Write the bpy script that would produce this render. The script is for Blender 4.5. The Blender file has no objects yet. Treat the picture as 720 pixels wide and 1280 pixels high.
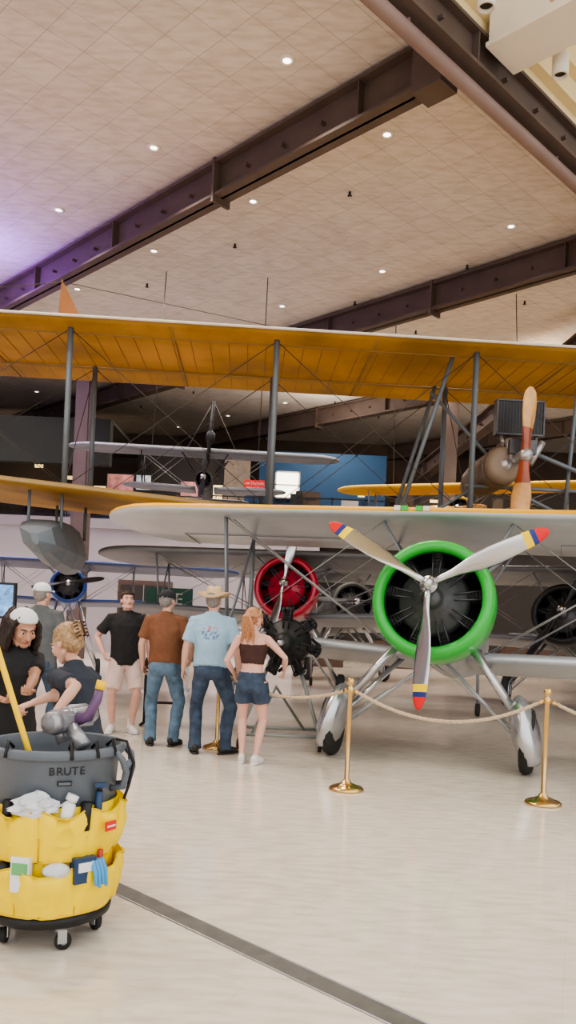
import bpy, bmesh, math, random
from mathutils import Vector, Matrix, Euler, noise
from mathutils.bvhtree import BVHTree
rnd=random.Random(7)
V=Vector
sc=bpy.context.scene
col=sc.collection
pi=math.pi
def rad(a): return a*pi/180
try:
    sc.view_settings.look='AgX - Medium High Contrast'; sc.view_settings.exposure=.25
except Exception as e: print(e)

# ------------------------------------------------------------ materials
MC={}
def mat(name,c,rough=.5,metal=0,var=.08,scale=6,bump=0,bscale=60,emit=0,coat=0,transl=0,transm=0):
    if name in MC: return MC[name]
    m=bpy.data.materials.new(name); m.use_nodes=True
    nt=m.node_tree; N=nt.nodes; L=nt.links
    bs=N['Principled BSDF']
    tc=N.new('ShaderNodeTexCoord'); nz=N.new('ShaderNodeTexNoise'); nz.inputs['Scale'].default_value=scale
    nz.inputs['Detail'].default_value=5
    L.new(tc.outputs['Object'],nz.inputs['Vector'])
    rp=N.new('ShaderNodeValToRGB')
    rp.color_ramp.elements[0].position=.3; rp.color_ramp.elements[1].position=.7
    rp.color_ramp.elements[0].color=tuple(max(0,x*(1-var)) for x in c)+(1,)
    rp.color_ramp.elements[1].color=tuple(min(1,x*(1+var)) for x in c)+(1,)
    L.new(nz.outputs['Fac'],rp.inputs['Fac']); L.new(rp.outputs['Color'],bs.inputs['Base Color'])
    bs.inputs['Roughness'].default_value=rough; bs.inputs['Metallic'].default_value=metal
    bs.inputs['Coat Weight'].default_value=coat
    if transm: bs.inputs['Transmission Weight'].default_value=transm
    if bump:
        n2=N.new('ShaderNodeTexNoise'); n2.inputs['Scale'].default_value=bscale
        L.new(tc.outputs['Object'],n2.inputs['Vector'])
        b=N.new('ShaderNodeBump'); b.inputs['Strength'].default_value=bump; b.inputs['Distance'].default_value=.01
        L.new(n2.outputs['Fac'],b.inputs['Height']); L.new(b.outputs['Normal'],bs.inputs['Normal'])
    if emit:
        L.new(rp.outputs['Color'],bs.inputs['Emission Color']); bs.inputs['Emission Strength'].default_value=emit
    if transl:
        t=N.new('ShaderNodeBsdfTranslucent'); mx=N.new('ShaderNodeMixShader'); mx.inputs[0].default_value=transl
        L.new(rp.outputs['Color'],t.inputs['Color']); L.new(bs.outputs[0],mx.inputs[1]); L.new(t.outputs[0],mx.inputs[2])
        L.new(mx.outputs[0],N['Material Output'].inputs['Surface'])
    MC[name]=m
    return m

def tile_mat(name,c1,c2,cm,size,mort,rot,rough,bump=.2,spec=.5,off=0,streak=None):
    m=bpy.data.materials.new(name); m.use_nodes=True
    nt=m.node_tree; N=nt.nodes; L=nt.links; bs=N['Principled BSDF']
    tc=N.new('ShaderNodeTexCoord'); mp=N.new('ShaderNodeMapping'); mp.inputs['Rotation'].default_value=(0,0,rot)
    L.new(tc.outputs['Object'],mp.inputs['Vector'])
    bk=N.new('ShaderNodeTexBrick'); bk.offset=off; bk.inputs['Scale'].default_value=1
    bk.inputs['Brick Width'].default_value=size; bk.inputs['Row Height'].default_value=size
    bk.inputs['Mortar Size'].default_value=mort; bk.inputs['Mortar Smooth'].default_value=.3
    bk.inputs['Color1'].default_value=c1+(1,); bk.inputs['Color2'].default_value=c2+(1,); bk.inputs['Mortar'].default_value=cm+(1,)
    L.new(mp.outputs[0],bk.inputs['Vector'])
    nz=N.new('ShaderNodeTexNoise'); nz.inputs['Scale'].default_value=streak or 3; nz.inputs['Detail'].default_value=8
    mp2=N.new('ShaderNodeMapping'); mp2.inputs['Rotation'].default_value=(0,0,rot); mp2.inputs['Scale'].default_value=(1,3.5,1)
    L.new(tc.outputs['Object'],mp2.inputs['Vector']); L.new(mp2.outputs[0],nz.inputs['Vector'])
    rp=N.new('ShaderNodeValToRGB'); rp.color_ramp.elements[0].position=.35; rp.color_ramp.elements[1].position=.6
    rp.color_ramp.elements[0].color=(.86,.84,.80,1); rp.color_ramp.elements[1].color=(1,1,1,1)
    L.new(nz.outputs['Fac'],rp.inputs['Fac'])
    mx=N.new('ShaderNodeMix'); mx.data_type='RGBA'; mx.blend_type='MULTIPLY'; mx.inputs[0].default_value=1
    L.new(bk.outputs['Color'],mx.inputs[6]); L.new(rp.outputs['Color'],mx.inputs[7])
    L.new(mx.outputs[2],bs.inputs['Base Color'])
    bs.inputs['Roughness'].default_value=rough; bs.inputs['Specular IOR Level'].default_value=spec
    b=N.new('ShaderNodeBump'); b.inputs['Strength'].default_value=bump; b.inputs['Distance'].default_value=.01; b.invert=True
    L.new(bk.outputs['Fac'],b.inputs['Height']); L.new(b.outputs['Normal'],bs.inputs['Normal'])
    return m

silver=mat('silver_dope',(.50,.53,.57),.34,.4,.08,2)
silverd=mat('silver_dull',(.27,.29,.32),.45,.4,.1,3)
silversh=mat('silver_shadow',(.20,.21,.235),.5,.3,.12,3)  # darker copy of the silver: shade on the background planes put into the colour
pantm=mat('silver_fairing',(.56,.57,.60),.22,.85,.05,3)
chrome=mat('polished_metal',(.58,.59,.62),.22,1,.05,4)
steel=mat('steel',(.45,.45,.47),.35,.8,.1,10)
green=mat('green_enamel',(.03,.45,.055),.3,0,.04,3,coat=.3)
redc=mat('crimson_enamel',(.42,.006,.035),.3,0,.06,3,coat=.4)
blk=mat('black_metal',(.02,.02,.022),.45,.3,.3,20)
rubber=mat('rubber',(.02,.02,.02),.7,0,.2,20)
fins=mat('engine_fins',(.03,.03,.033),.5,.5,.3,30)
casem=mat('crankcase_gray',(.09,.09,.10),.4,.5,.2,10)
yelw=mat('chrome_yellow',(.78,.40,.01),.45,0,.08,2)
yband=mat('yellow_band',(.95,.68,.02),.4)
bband=mat('blue_band',(.02,.04,.22),.4)
rband=mat('red_band',(.70,.02,.02),.4)
wirem=mat('rigging_wire',(.10,.09,.08),.5,.5)
wirel=mat('rigging_wire_light',(.42,.42,.42),.4,.6)
fabric=mat('doped_fabric_amber',(.50,.315,.075),.5,0,.30,.8,transl=.5)
fabribs=mat('fabric_rib',(.32,.20,.06),.6,0,.1,3)
fabtop=mat('fabric_edge',(.48,.34,.15),.6,0,.1,3,transl=.4)
lebright=mat('edge_tape',(.66,.60,.54),.6)
graypt=mat('gray_blue_paint',(.15,.18,.21),.5,.1,.1,3)
brownbeam=mat('beam_paint',(.105,.077,.066),.6,0,.12,2)
pipem=mat('pipe_paint',(.24,.17,.155),.5,0,.08,2)
cream=mat('cream_paint',(.80,.67,.40),.7,0,.03,2)
white=mat('white_paint',(.75,.70,.62),.6,0,.04,2)
brass=mat('brass',(.66,.45,.20),.22,1,.06,10)
ropem=mat('rope',(.55,.43,.31),.85,0,.25,80,bump=.3)
wood=mat('varnished_wood',(.62,.33,.11),.3,0,.25,5,coat=.5)
woodr=mat('varnished_wood_red',(.30,.06,.02),.3,0,.25,5,coat=.5)

# ------------------------------------------------------------ builder
def M4(loc=(0,0,0),rx=0,ry=0,rz=0,s=1):
    return Matrix.Translation(V(loc))@Euler((rad(rx),rad(ry),rad(rz)),'XYZ').to_matrix().to_4x4()@Matrix.Scale(s,4)
class Bd:
    def __init__(s,M=None): s.vs=[];s.fs=[];s.fm=[];s.sm=[];s.mats=[];s.M=M or Matrix()
    def mi(s,m):
        if m not in s.mats: s.mats.append(m)
        return s.mats.index(m)
    def add(s,vs,fs,m,smooth=True):
        b=len(s.vs); M=s.M
        s.vs+= [M@V(v) for v in vs]
        one=not isinstance(m,list)
        i0=s.mi(m) if one else None
        for k,f in enumerate(fs):
            s.fs.append([b+i for i in f]); s.fm.append(i0 if one else s.mi(m[k])); s.sm.append(smooth)
    def loft(s,rings,m,caps=True,smooth=True,closed=False):
        n=len(rings[0]); vs=[p for r in rings for p in r]; fs=[]; ms=[]
        R=len(rings)
        for i in range(R if closed else R-1):
            a=i*n; b=((i+1)%R)*n
            mm=m[min(i,len(m)-1)] if isinstance(m,list) else m
            for j in range(n):
                fs.append([a+j,a+(j+1)%n,b+(j+1)%n,b+j]); ms.append(mm)
        if caps and not closed:
            fs.append(list(range(n))[::-1]); ms.append(ms[0])
            fs.append([(R-1)*n+j for j in range(n)]); ms.append(ms[-1])
        s.add(vs,fs,ms,smooth)
    def tube(s,path,r,m,seg=8,ref=(1,0,0),rnd_=False,smooth=True):
        P=[V(p) for p in path]; n=len(P); rings=[]
        if not isinstance(r,(list,)): r=[r]*n
        ref=V(ref)
        if rnd_:
            t0=(P[0]-P[1]).normalized(); t1=(P[-1]-P[-2]).normalized()
            g=lambda q,k:(q[0]*k,q[1]*k) if isinstance(q,tuple) else q*k
            r0=min(r[0]) if isinstance(r[0],tuple) else r[0]; r1=min(r[-1]) if isinstance(r[-1],tuple) else r[-1]
            P=[P[0]+t0*r0*.95,P[0]+t0*r0*.7]+P+[P[-1]+t1*r1*.7,P[-1]+t1*r1*.95]
            r=[g(r[0],.3),g(r[0],.72)]+r+[g(r[-1],.72),g(r[-1],.3)]; n+=4
            if isinstance(m,list): m=[m[0]]*2+m+[m[-1]]*2
        for i in range(n):
            t=(P[min(i+1,n-1)]-P[max(i-1,0)])
            if t.length<1e-9: t=V((0,0,1))
            t.normalize()
            A=ref-t*ref.dot(t)
            if A.length<.05:
                q=V((0,1,0)) if abs(t.y)<.9 else V((0,0,1)); A=q-t*q.dot(t)
            A.normalize(); Bv=t.cross(A)
            ra,rb=r[i] if isinstance(r[i],tuple) else (r[i],r[i])
            rings.append([P[i]+A*math.cos(2*pi*k/seg)*ra+Bv*math.sin(2*pi*k/seg)*rb for k in range(seg)])
        s.loft(rings,m,True,smooth)
    def box(s,c,sz,m,R=None):
        hx,hy,hz=[q/2 for q in sz]; vs=[]
        for x in(-hx,hx):
            for y in(-hy,hy):
                for z in(-hz,hz):
                    p=V((x,y,z)); 
                    if R: p=R@p
                    vs.append(p+V(c))
        s.add(vs,[[0,1,3,2],[4,6,7,5],[0,4,5,1],[2,3,7,6],[0,2,6,4],[1,5,7,3]],m,False)
    def ell(s,c,r,m,seg=14,rg=9,R=None):
        if not isinstance(r,tuple): r=(r,r,r)
        rings=[]
        for i in range(rg+1):
            a=-pi/2+pi*i/rg; cr=max(math.cos(a),.02); z=math.sin(a)*r[2]
            ring=[]
            for k in range(seg):
                p=V((math.cos(2*pi*k/seg)*cr*r[0],math.sin(2*pi*k/seg)*cr*r[1],z))
                if R: p=R@p
                ring.append(p+V(c))
            rings.append(ring)
        s.loft(rings,m)
    def lathe(s,prof,m,c=(0,0,0),axis='Z',seg=32,caps=False,smooth=True,closed=False):
        rings=[]
        for (r,h) in prof:
            ring=[]
            for k in range(seg):
                a=2*pi*k/seg; x=math.cos(a)*r;y=math.sin(a)*r
                p={'Z':(x,y,h),'Y':(x,h,y),'X':(h,x,y)}[axis]
                ring.append(V(p)+V(c))
            rings.append(ring)
        s.loft(rings,m,caps,smooth,closed)
    def mesh(s,name):
        me=bpy.data.meshes.new(name); me.from_pydata([tuple(v) for v in s.vs],[],s.fs)
        for m in s.mats: me.materials.append(m)
        me.polygons.foreach_set('material_index',s.fm); me.polygons.foreach_set('use_smooth',s.sm)
        me.update(); return me
    def done(s,name,parent=None,loc=None,recalc=True,bevel=0):
        if loc is not None and parent is None:
            l=V(loc); s.vs=[v-l for v in s.vs]
        me=s.mesh(name)
        if recalc:
            bm=bmesh.new(); bm.from_mesh(me); bmesh.ops.recalc_face_normals(bm,faces=bm.faces); bm.to_mesh(me); bm.free()
        ob=bpy.data.objects.new(name,me); col.objects.link(ob)
        if loc is not None and parent is None: ob.location=loc
        if parent:
            ob.parent=parent; ob.matrix_parent_inverse=Matrix.Translation(-V(parent.location))
        if bevel:
            b=ob.modifiers.new('bevel','BEVEL'); b.width=bevel; b.segments=2; b.limit_method='ANGLE'
        return ob
def group(name,loc=(0,0,0)):
    e=bpy.data.objects.new(name,None); e.location=loc; e.empty_display_size=.2; col.objects.link(e); return e
def bez(p0,p1,sag,n=16):
    p0=V(p0);p1=V(p1); return [p0.lerp(p1,i/n)-V((0,0,sag*4*(i/n)*(1-i/n))) for i in range(n+1)]

# ------------------------------------------------------------ room
fl=tile_mat('vinyl_floor',(.78,.71,.62),(.76,.69,.60),(.66,.59,.51),.61,.0015,rad(20),.12,.02,.6,0,5)
b=Bd(); b.box((0,18,-.05),(70,60,.1),fl); b.done('floor',recalc=False)
strip=mat('joint_cover',(.15,.145,.135),.45,.3,.15,12)
b=Bd()
p=V((2.58,1.0,0)); q=V((-5.0,8.3,0)); d=(q-p).normalized(); w=V((-d.y,d.x,0))*.055
b.add([p-w,p+w,q+w,q-w,]+[x+V((0,0,.004)) for x in (p-w,p+w,q+w,q-w)],[[4,5,6,7],[0,1,5,4],[1,2,6,5],[2,3,7,6],[3,0,4,7]],strip,False)
for sgn in(-1,1):
    a=p+w*sgn; c_=q+w*sgn
    b.tube([a+V((0,0,.004)),c_+V((0,0,.004))],.004,steel,6)
b.done('floor_joint_strip')

s2=.70711
R45=Matrix.Rotation(rad(45),3,'Z')
def NT(n,t,z): return V(((n-t)*s2,(n+t)*s2,z))
ceilm=tile_mat('ceiling_tiles',(.71,.665,.635),(.66,.615,.585),(.46,.42,.40),.61,.007,rad(-45),.85,.15,.2)
CZ=9.9
b=Bd(); c0=[NT(-45,6.4,CZ),NT(45,6.4,CZ),NT(45,60,CZ),NT(-45,60,CZ)]
b.add(c0+[p+V((0,0,.3)) for p in c0],[[0,1,2,3],[4,7,6,5],[0,4,5,1],[1,5,6,2],[2,6,7,3],[3,7,4,0]],ceilm,False)
b.done('ceiling',recalc=False)
def ibeam(b,p0,p1,h,wd,m,st=3.4,tf=.05):
    p0=V(p0);p1=V(p1); d=(p1-p0); L=d.length; d.normalize(); side=d.cross(V((0,0,1))).normalized(); up=side.cross(d)
    R=Matrix((side,d,up)).transposed(); c=(p0+p1)/2
    b.box(c,(.05,L,h),m,R)
    b.box(c+up*(h/2-tf/2),(wd,L,tf),m,R); b.box(c-up*(h/2-tf/2),(wd,L,tf),m,R)
    k=0; x=st*.5
    while x<L:
        big=(k%3==1)
        b.box(p0+d*x,(wd*.9,.025,h-.02),m,R)
        if big:
            b.box(p0+d*x-up*(h*.06),(wd*1.15,.06,h*1.22),m,R)
        for q in (.8,1.7,2.6):
            b.box(p0+d*(x+q*st/3.4)-up*.02,(wd*.7,.04,.05),m,R)
        x+=st; k+=1
for i,n in enumerate((2.5,9.34,16.2,23.1,30)):
    b=Bd(); ibeam(b,NT(n,6.45,9.5),NT(n,52,9.5),.66,.36,brownbeam,3.42)
    if i<3:
        b.box(NT(n,6.85,9.45),(.42,.5,.74),brownbeam,R45)
    b.done('ceiling_beam')
b=Bd(); ibeam(b,NT(-20,6.25,9.4),NT(45,6.25,9.4),.52,.3,brownbeam,3.45); b.done('ceiling_girder')
b=Bd(); b.tube([NT(-20,6.32,8.98),NT(45,6.32,8.98)],.10,pipem,14)
for n in range(-12,40,4): b.tube([NT(n,6.32,9.0),NT(n,6.3,9.3)],.025,pipem,6)
b.done('ceiling_pipe')
b=Bd(); ibeam(b,(8.2,19.2,9.6),(4.9,31,7.3),.6,.4,brownbeam,3.4); b.done('hip_beam')
b=Bd()
b.box(NT(12,6.3,10.9),(60,.25,2.44),cream,R45)
for z in(9.95,10.5): b.box(NT(12,6.1,z),(60,.16,.14),cream,R45)
b.done('wall_clerestory')
b=Bd(); 
c0=[NT(-20,1.5,12.12),NT(40,1.5,12.12),NT(40,6.1,12.12),NT(-20,6.1,12.12)]
b.add(c0+[p+V((0,0,.2)) for p in c0],[[0,1,2,3],[4,7,6,5],[0,4,5,1],[1,5,6,2],[2,6,7,3],[3,7,4,0]],cream,False)
b.done('ceiling_upper')
pinkp=mat('vent_pink',(.55,.30,.25),.7)
for n in(9.75,16.6):
    b=Bd(); b.box(NT(n,3.4,9.95),(.6,5.3,1.1),white,R45); b.box(NT(n,3.4,9.42),(.75,5.3,.06),white,R45)
    for i in range(4):
        for j in range(2):
            b.box(NT(n-.305,5.0+j*.12,9.62+i*.12),(.02,.07,.08),pinkp,R45)
    b.done('clerestory_beam')
lampm=mat('lamp_glow',(1,.93,.82),.4,0,.01,2,emit=4)
for nn,tt,zz in((10.45,5.5,9.3),(8.5,5.5,9.15)):
    b=Bd(); c=NT(nn,tt,zz); b.lathe([(.02,2.8),(.02,.32),(.10,.3),(.115,.28),(.115,0),(.09,-.01),(.085,.05)],white,c,seg=20); b.lathe([(.001,.04),(.085,.04)],blk,c,seg=16); b.done('pendant_lamp')
trimw=mat('trim_white',(.8,.78,.75),.4)
b=Bd(); dl=[]
for n in (-2.9,1.2,3.8,8.26,10.7,14.9,17.6,21.8,24.5):
    for k in range(0,8):
        t=8.8+3.42*k; p=NT(n,t,CZ)
        if p.y>37 or p.x<-17 or p.y<3: continue
        b.lathe([(.12,0),(.12,-.02),(.075,-.02),(.07,-.005)],trimw,p,seg=16)
        b.lathe([(.001,-.012),(.065,-.012)],lampm,p,seg=12); dl.append(p)
        q=NT(n+1.0,t+1.7,CZ); b.tube([q,q-V((0,0,.08))],.025,blk,6); b.lathe([(.05,-.08),(.02,-.1)],blk,q,seg=8)
b.done('downlights')
for i,p in enumerate(dl):
    if p.y>30: continue
    l=bpy.data.lights.new('downlight_lamp','SPOT'); l.energy=430; l.spot_size=rad(125); l.spot_blend=.7; l.shadow_soft_size=.07; l.color=(1,.89,.78)
    o=bpy.data.objects.new('downlight_lamp',l); o.location=p-V((0,0,.06)); col.objects.link(o)
# walls
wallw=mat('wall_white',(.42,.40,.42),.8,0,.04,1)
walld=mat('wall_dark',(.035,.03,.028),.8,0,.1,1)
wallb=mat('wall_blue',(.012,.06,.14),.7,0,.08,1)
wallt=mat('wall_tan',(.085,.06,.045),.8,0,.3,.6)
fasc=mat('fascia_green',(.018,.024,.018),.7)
brick=tile_mat('brick',(.30,.10,.06),(.25,.08,.05),(.3,.25,.2),.3,.02,0,.85,.3,.3,.5)
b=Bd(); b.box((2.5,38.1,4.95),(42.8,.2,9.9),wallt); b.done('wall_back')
b=Bd(); b.box((-19,18,4.95),(.2,40,9.9),wallw); b.done('wall_left')
b=Bd(); b.box((24,20,4.95),(.2,36,9.9),wallw); b.done('wall_right')
b=Bd()
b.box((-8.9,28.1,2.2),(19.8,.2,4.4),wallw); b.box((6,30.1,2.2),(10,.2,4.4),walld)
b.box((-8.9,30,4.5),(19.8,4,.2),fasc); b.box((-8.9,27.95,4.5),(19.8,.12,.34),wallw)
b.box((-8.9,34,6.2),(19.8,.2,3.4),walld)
b.box((-12.4,26.5,7.0),(12.6,.4,1.5),fasc); b.box((-12.4,29.5,7.75),(12.6,6,.1),walld)
for i in range(48):
    x=-18.3+i*.4; b.box((x,28,5.15),(.03,.03,1.0),blk)
for z in(4.75,5.0,5.3,5.65): b.box((-8.9,28,z),(19.4,.04,.04),blk)
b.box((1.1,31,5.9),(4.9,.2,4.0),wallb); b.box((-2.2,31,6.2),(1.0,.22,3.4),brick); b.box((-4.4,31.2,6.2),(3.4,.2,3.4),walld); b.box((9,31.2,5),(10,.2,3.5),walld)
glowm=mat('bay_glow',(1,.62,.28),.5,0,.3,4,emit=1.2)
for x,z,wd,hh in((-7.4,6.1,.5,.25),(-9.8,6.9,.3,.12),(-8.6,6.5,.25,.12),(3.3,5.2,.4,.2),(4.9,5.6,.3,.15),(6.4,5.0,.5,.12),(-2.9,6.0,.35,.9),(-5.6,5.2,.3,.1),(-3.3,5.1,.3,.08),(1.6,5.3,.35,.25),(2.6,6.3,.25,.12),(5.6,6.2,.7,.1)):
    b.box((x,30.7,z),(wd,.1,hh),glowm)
for i in range(70):
    x=rnd.uniform(-11,9); zz=rnd.uniform(.3,1.7)
    b.box((x,29.0+rnd.uniform(0,1.4),4.6+zz/2),(rnd.uniform(.1,.7),.3,zz),rnd.choice([walld,fasc,blk,wallt,wallt,wallb,wallw]))
for x in(.2,1.4,2.6,3.4): b.box((x,28.6,5.2),(.05,.05,1.3),blk)
b.box((1.8,28.6,5.8),(3.4,.05,.05),blk); b.box((1.8,28.6,5.3),(3.4,.04,.04),blk)
b.done('mezzanine')
winm=mat('window_glow',(1,.95,.8),.5,0,.05,2,emit=2.5)
b=Bd(); b.box((-.25,30.85,6.6),(.85,.05,.95),winm)
for x in(-.7,.2): b.box((x,30.83,6.6),(.06,.1,1.05),white)
for z in(6.1,6.6,7.1): b.box((-.25,30.83,z),(.95,.1,.05),white)
b.done('window_1')
def textobj(txt,size,M,m,name,parent=None,ext=.004):
    cu=bpy.data.curves.new(name,'FONT'); cu.body=txt; cu.size=size; cu.extrude=ext; cu.align_x='CENTER'; cu.align_y='CENTER'
    o=bpy.data.objects.new(name,cu); o.data.materials.append(m); col.objects.link(o)
    if parent: o.parent=parent; o.matrix_parent_inverse=Matrix.Translation(-V(parent.location))
    o.matrix_basis=M
    return o
g=group('wall_sign',(-1.45,28.4,6.2)); b=Bd(); b.box((-1.40,28.4,6.12),(.72,.06,.40),rband); b.box((-1.40,28.45,5.4),(.06,.06,1.4),blk); b.done('panel',g)
textobj('AIR STATION',.11,M4((-1.40,28.36,6.19),90),white,'lettering',g); textobj('PENSACOLA',.11,M4((-1.40,28.36,6.03),90),white,'lettering',g)
b=Bd(); b.box((-6.35,24,4.5),(.5,.35,9),brownbeam); b.box((-6.35,24,4.5),(.3,.5,9),brownbeam); b.done('steel_column')
b=Bd(); b.box((5.2,27,4.5),(.45,.35,9),brownbeam); b.done('steel_column')
pk=mat('poster_pink',(.50,.22,.20),.5,0,.5,3,emit=.15); ltb=mat('poster_light',(.45,.5,.56),.5,0,.4,4,emit=.2)
for x,z,w_,h_,m in((-6.0,5.9,.9,.6,pk),(-5.2,5.95,.5,.5,ltb),(-3.6,5.8,.6,.5,pk)):
    b=Bd(); b.box((x,27.7,z),(w_,.05,h_),m); b.box((x,27.74,z),(w_+.1,.05,h_+.1),blk); b.done('poster')
cab=mat('cabinet_brown',(.10,.06,.045),.5)
b=Bd(); b.box((-4.7,26.2,1.25),(1.7,.6,2.5),cab); b.box((-4.7,25.88,1.25),(1.5,.05,2.2),walld); b.box((-4.7,25.85,1.25),(.03,.03,2.2),steel);b.done('display_cabinet',bevel=.02)
scr=mat('screen_image',(.10,.22,.42),.3,0,.7,9,emit=1.0)
g=group('display_kiosk',(-3.75,10.2,0)); b=Bd(); b.box((-3.78,10.2,1.56),(.62,.06,.46),blk); b.box((-3.78,10.2,.7),(.1,.08,1.4),blk); b.box((-3.78,10.2,.02),(.6,.5,.04),blk); b.done('frame',g,bevel=.01)
b=Bd(); b.box((-3.78,10.165,1.56),(.56,.01,.40),scr); b.done('screen',g)
gsg=mat('sign_green',(.02,.10,.07),.5)
g=group('exhibit_sign',(-2.3,15.4,0)); b=Bd(); b.box((-2.3,15.4,1.72),(.9,.05,.5),gsg); 
for x in(-2.7,-1.9): b.box((x,15.42,.75),(.05,.05,1.5),steel); b.box((x,15.42,.02),(.1,.5,.04),steel)
b.done('panel',g)
textobj('BE',.32,M4((-2.2,15.36,1.75),90),white,'lettering',g); textobj('A PILOT',.1,M4((-2.3,15.36,1.53),90),white,'lettering',g)

# ------------------------------------------------------------ engines & propellers
def radial(b,c,R,n=9,m=fins,mc=steel,case=None):
    c=V(c); case=case or mc
    b.lathe([(.001,-.16),(.06,-.15),(.1,-.1),(.13,-.02),(.30*R/.5,.02),(.33*R/.5,.08),(.33*R/.5,.22),(.001,.24)],case,c,'Y',24)
    for k in range(n):
        a=2*pi*k/n+pi/2; d=V((math.cos(a),0,math.sin(a)))
        pts=[];rr=[]
        r0=.28*R/.5; nn=12
        for i in range(nn):
            r=r0+(R*.9-r0)*i/(nn-1)
            pts.append(c+d*r+V((0,.12,0))); rr.append((.085 if i%2 else .066)*R/.55)
            pts.append(c+d*(r+.004)+V((0,.12,0))); rr.append((.085 if i%2 else .066)*R/.55)
        b.tube(pts,rr,m,10)
        b.tube([c+d*R*.86+V((0,.12,0)),c+d*R+V((0,.12,0))],[.075*R/.5,.05*R/.5],m,8)
        t=V((-math.sin(a),0,math.cos(a)))
        for sg in(-1,1):
            b.tube([c+d*.2*R/.5+t*.03*sg+V((0,-.01,0)),c+d*R*.95+t*.05*sg+V((0,.03,0))],.008,mc,5)
            b.ell(c+d*R*.93+t*.045*sg+V((0,.06,0)),(.03,.04,.03),m,8,5)
        b.tube([c+d*.22*R/.5+V((0,.2,0))+t*.05,c+d*.6*R+V((0,.27,0))+t*.1,c+d*.9*R+V((0,.22,0))+t*.05],.02,m,6)
    for k in range(6):
        a=2*pi*k/6; b.ell(c+V((math.cos(a)*.2*R/.5,.03,math.sin(a)*.2*R/.5)),(.02,.02,.02),mc,8,5)
def prop(b,c,R,angs,m,tips=True,w=.1,hub=chrome):
    c=V(c); Y=V((0,1,0))
    for A in angs:
        a=rad(A); r_=V((math.cos(a),0,math.sin(a))); T=V((-math.sin(a),0,math.cos(a)))
        rs=[.05,.12,.2,.3,.42,.55,.68,.8,.86,.90,.95,.985,1.0]
        ws=[.35,.38,.45,.75,1.0,1.08,1.0,.88,.80,.72,.56,.32,.08]
        ms=[]
        rings=[]
        for i,(q,wd) in enumerate(zip(rs,ws)):
            be=rad(62-46*q); ch=T*math.cos(be)-Y*math.sin(be); th=T*math.sin(be)+Y*math.cos(be)
            tk=.035 if q<.25 else .024*(1.1-q)+.004
            ww=w*wd
            rings.append([c+r_*R*q+ch*math.cos(2*pi*k/12)*ww+th*math.sin(2*pi*k/12)*tk for k in range(12)])
            ms.append(m if (not tips or q<.79) else (yband if q<.86 else (bband if q<.895 else rband)))
        b.loft(rings,ms)
    b.lathe([(.001,-.09),(.03,-.085),(.05,-.06),(.055,0),(.09,.01),(.09,.07),(.05,.09),(.045,.25)],hub,c,'Y',20)
    for k in range(6):
        a=k*pi/3; b.tube([c+V((math.cos(a)*.065,-.02,math.sin(a)*.065)),c+V((math.cos(a)*.065,.03,math.sin(a)*.065))],.012,steel,6)
def wing(b,x0,x1,y,c,z,tk,mt,mb,dih=0,tip=.8,step=.3,cx=0,round0=True,round1=True):
    n=int((x1-x0)/step)+1; xs=[x0+(x1-x0)*i/n for i in range(n+1)]
    ex=[.01,.03,.07,.13,.22,.35,.5]
    xs=sorted(set(xs+([x0+e*tip*1.2 for e in ex] if round0 else [])+([x1-e*tip*1.2 for e in ex] if round1 else [])))
    prof=[(0,0),(.015,.35),(.06,.62),(.15,.88),(.3,1),(.5,.9),(.75,.52),(1,.03),(1,-.03),(.75,-.12),(.5,-.2),(.3,-.28),(.12,-.36),(.03,-.3)]
    rings=[]
    for x in xs:
        f=1
        if round0 and x<x0+tip: f=min(f,math.sqrt(max(.004,1-((x0+tip-x)/tip)**2)))
        if round1 and x>x1-tip: f=min(f,math.sqrt(max(.004,1-((x-(x1-tip))/tip)**2)))
        cc=c*f; yo=y+(c-cc)*.42
        zz=z+dih*abs(x-cx)
        rings.append([V((x,yo+px*cc,zz+pz*tk*(.3+.7*f))) for px,pz in prof])
    N=len(prof); vs=[p for r in rings for p in r]; fs=[];ms=[]
    for i in range(len(rings)-1):
        for j in range(N):
            fs.append([i*N+j,i*N+(j+1)%N,(i+1)*N+(j+1)%N,(i+1)*N+j]); ms.append(mt if j<7 else mb)
    fs.append(list(range(N))); ms.append(mb); fs.append([(len(rings)-1)*N+j for j in range(N)]); ms.append(mb)
    b.add(vs,fs,ms,True)

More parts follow.
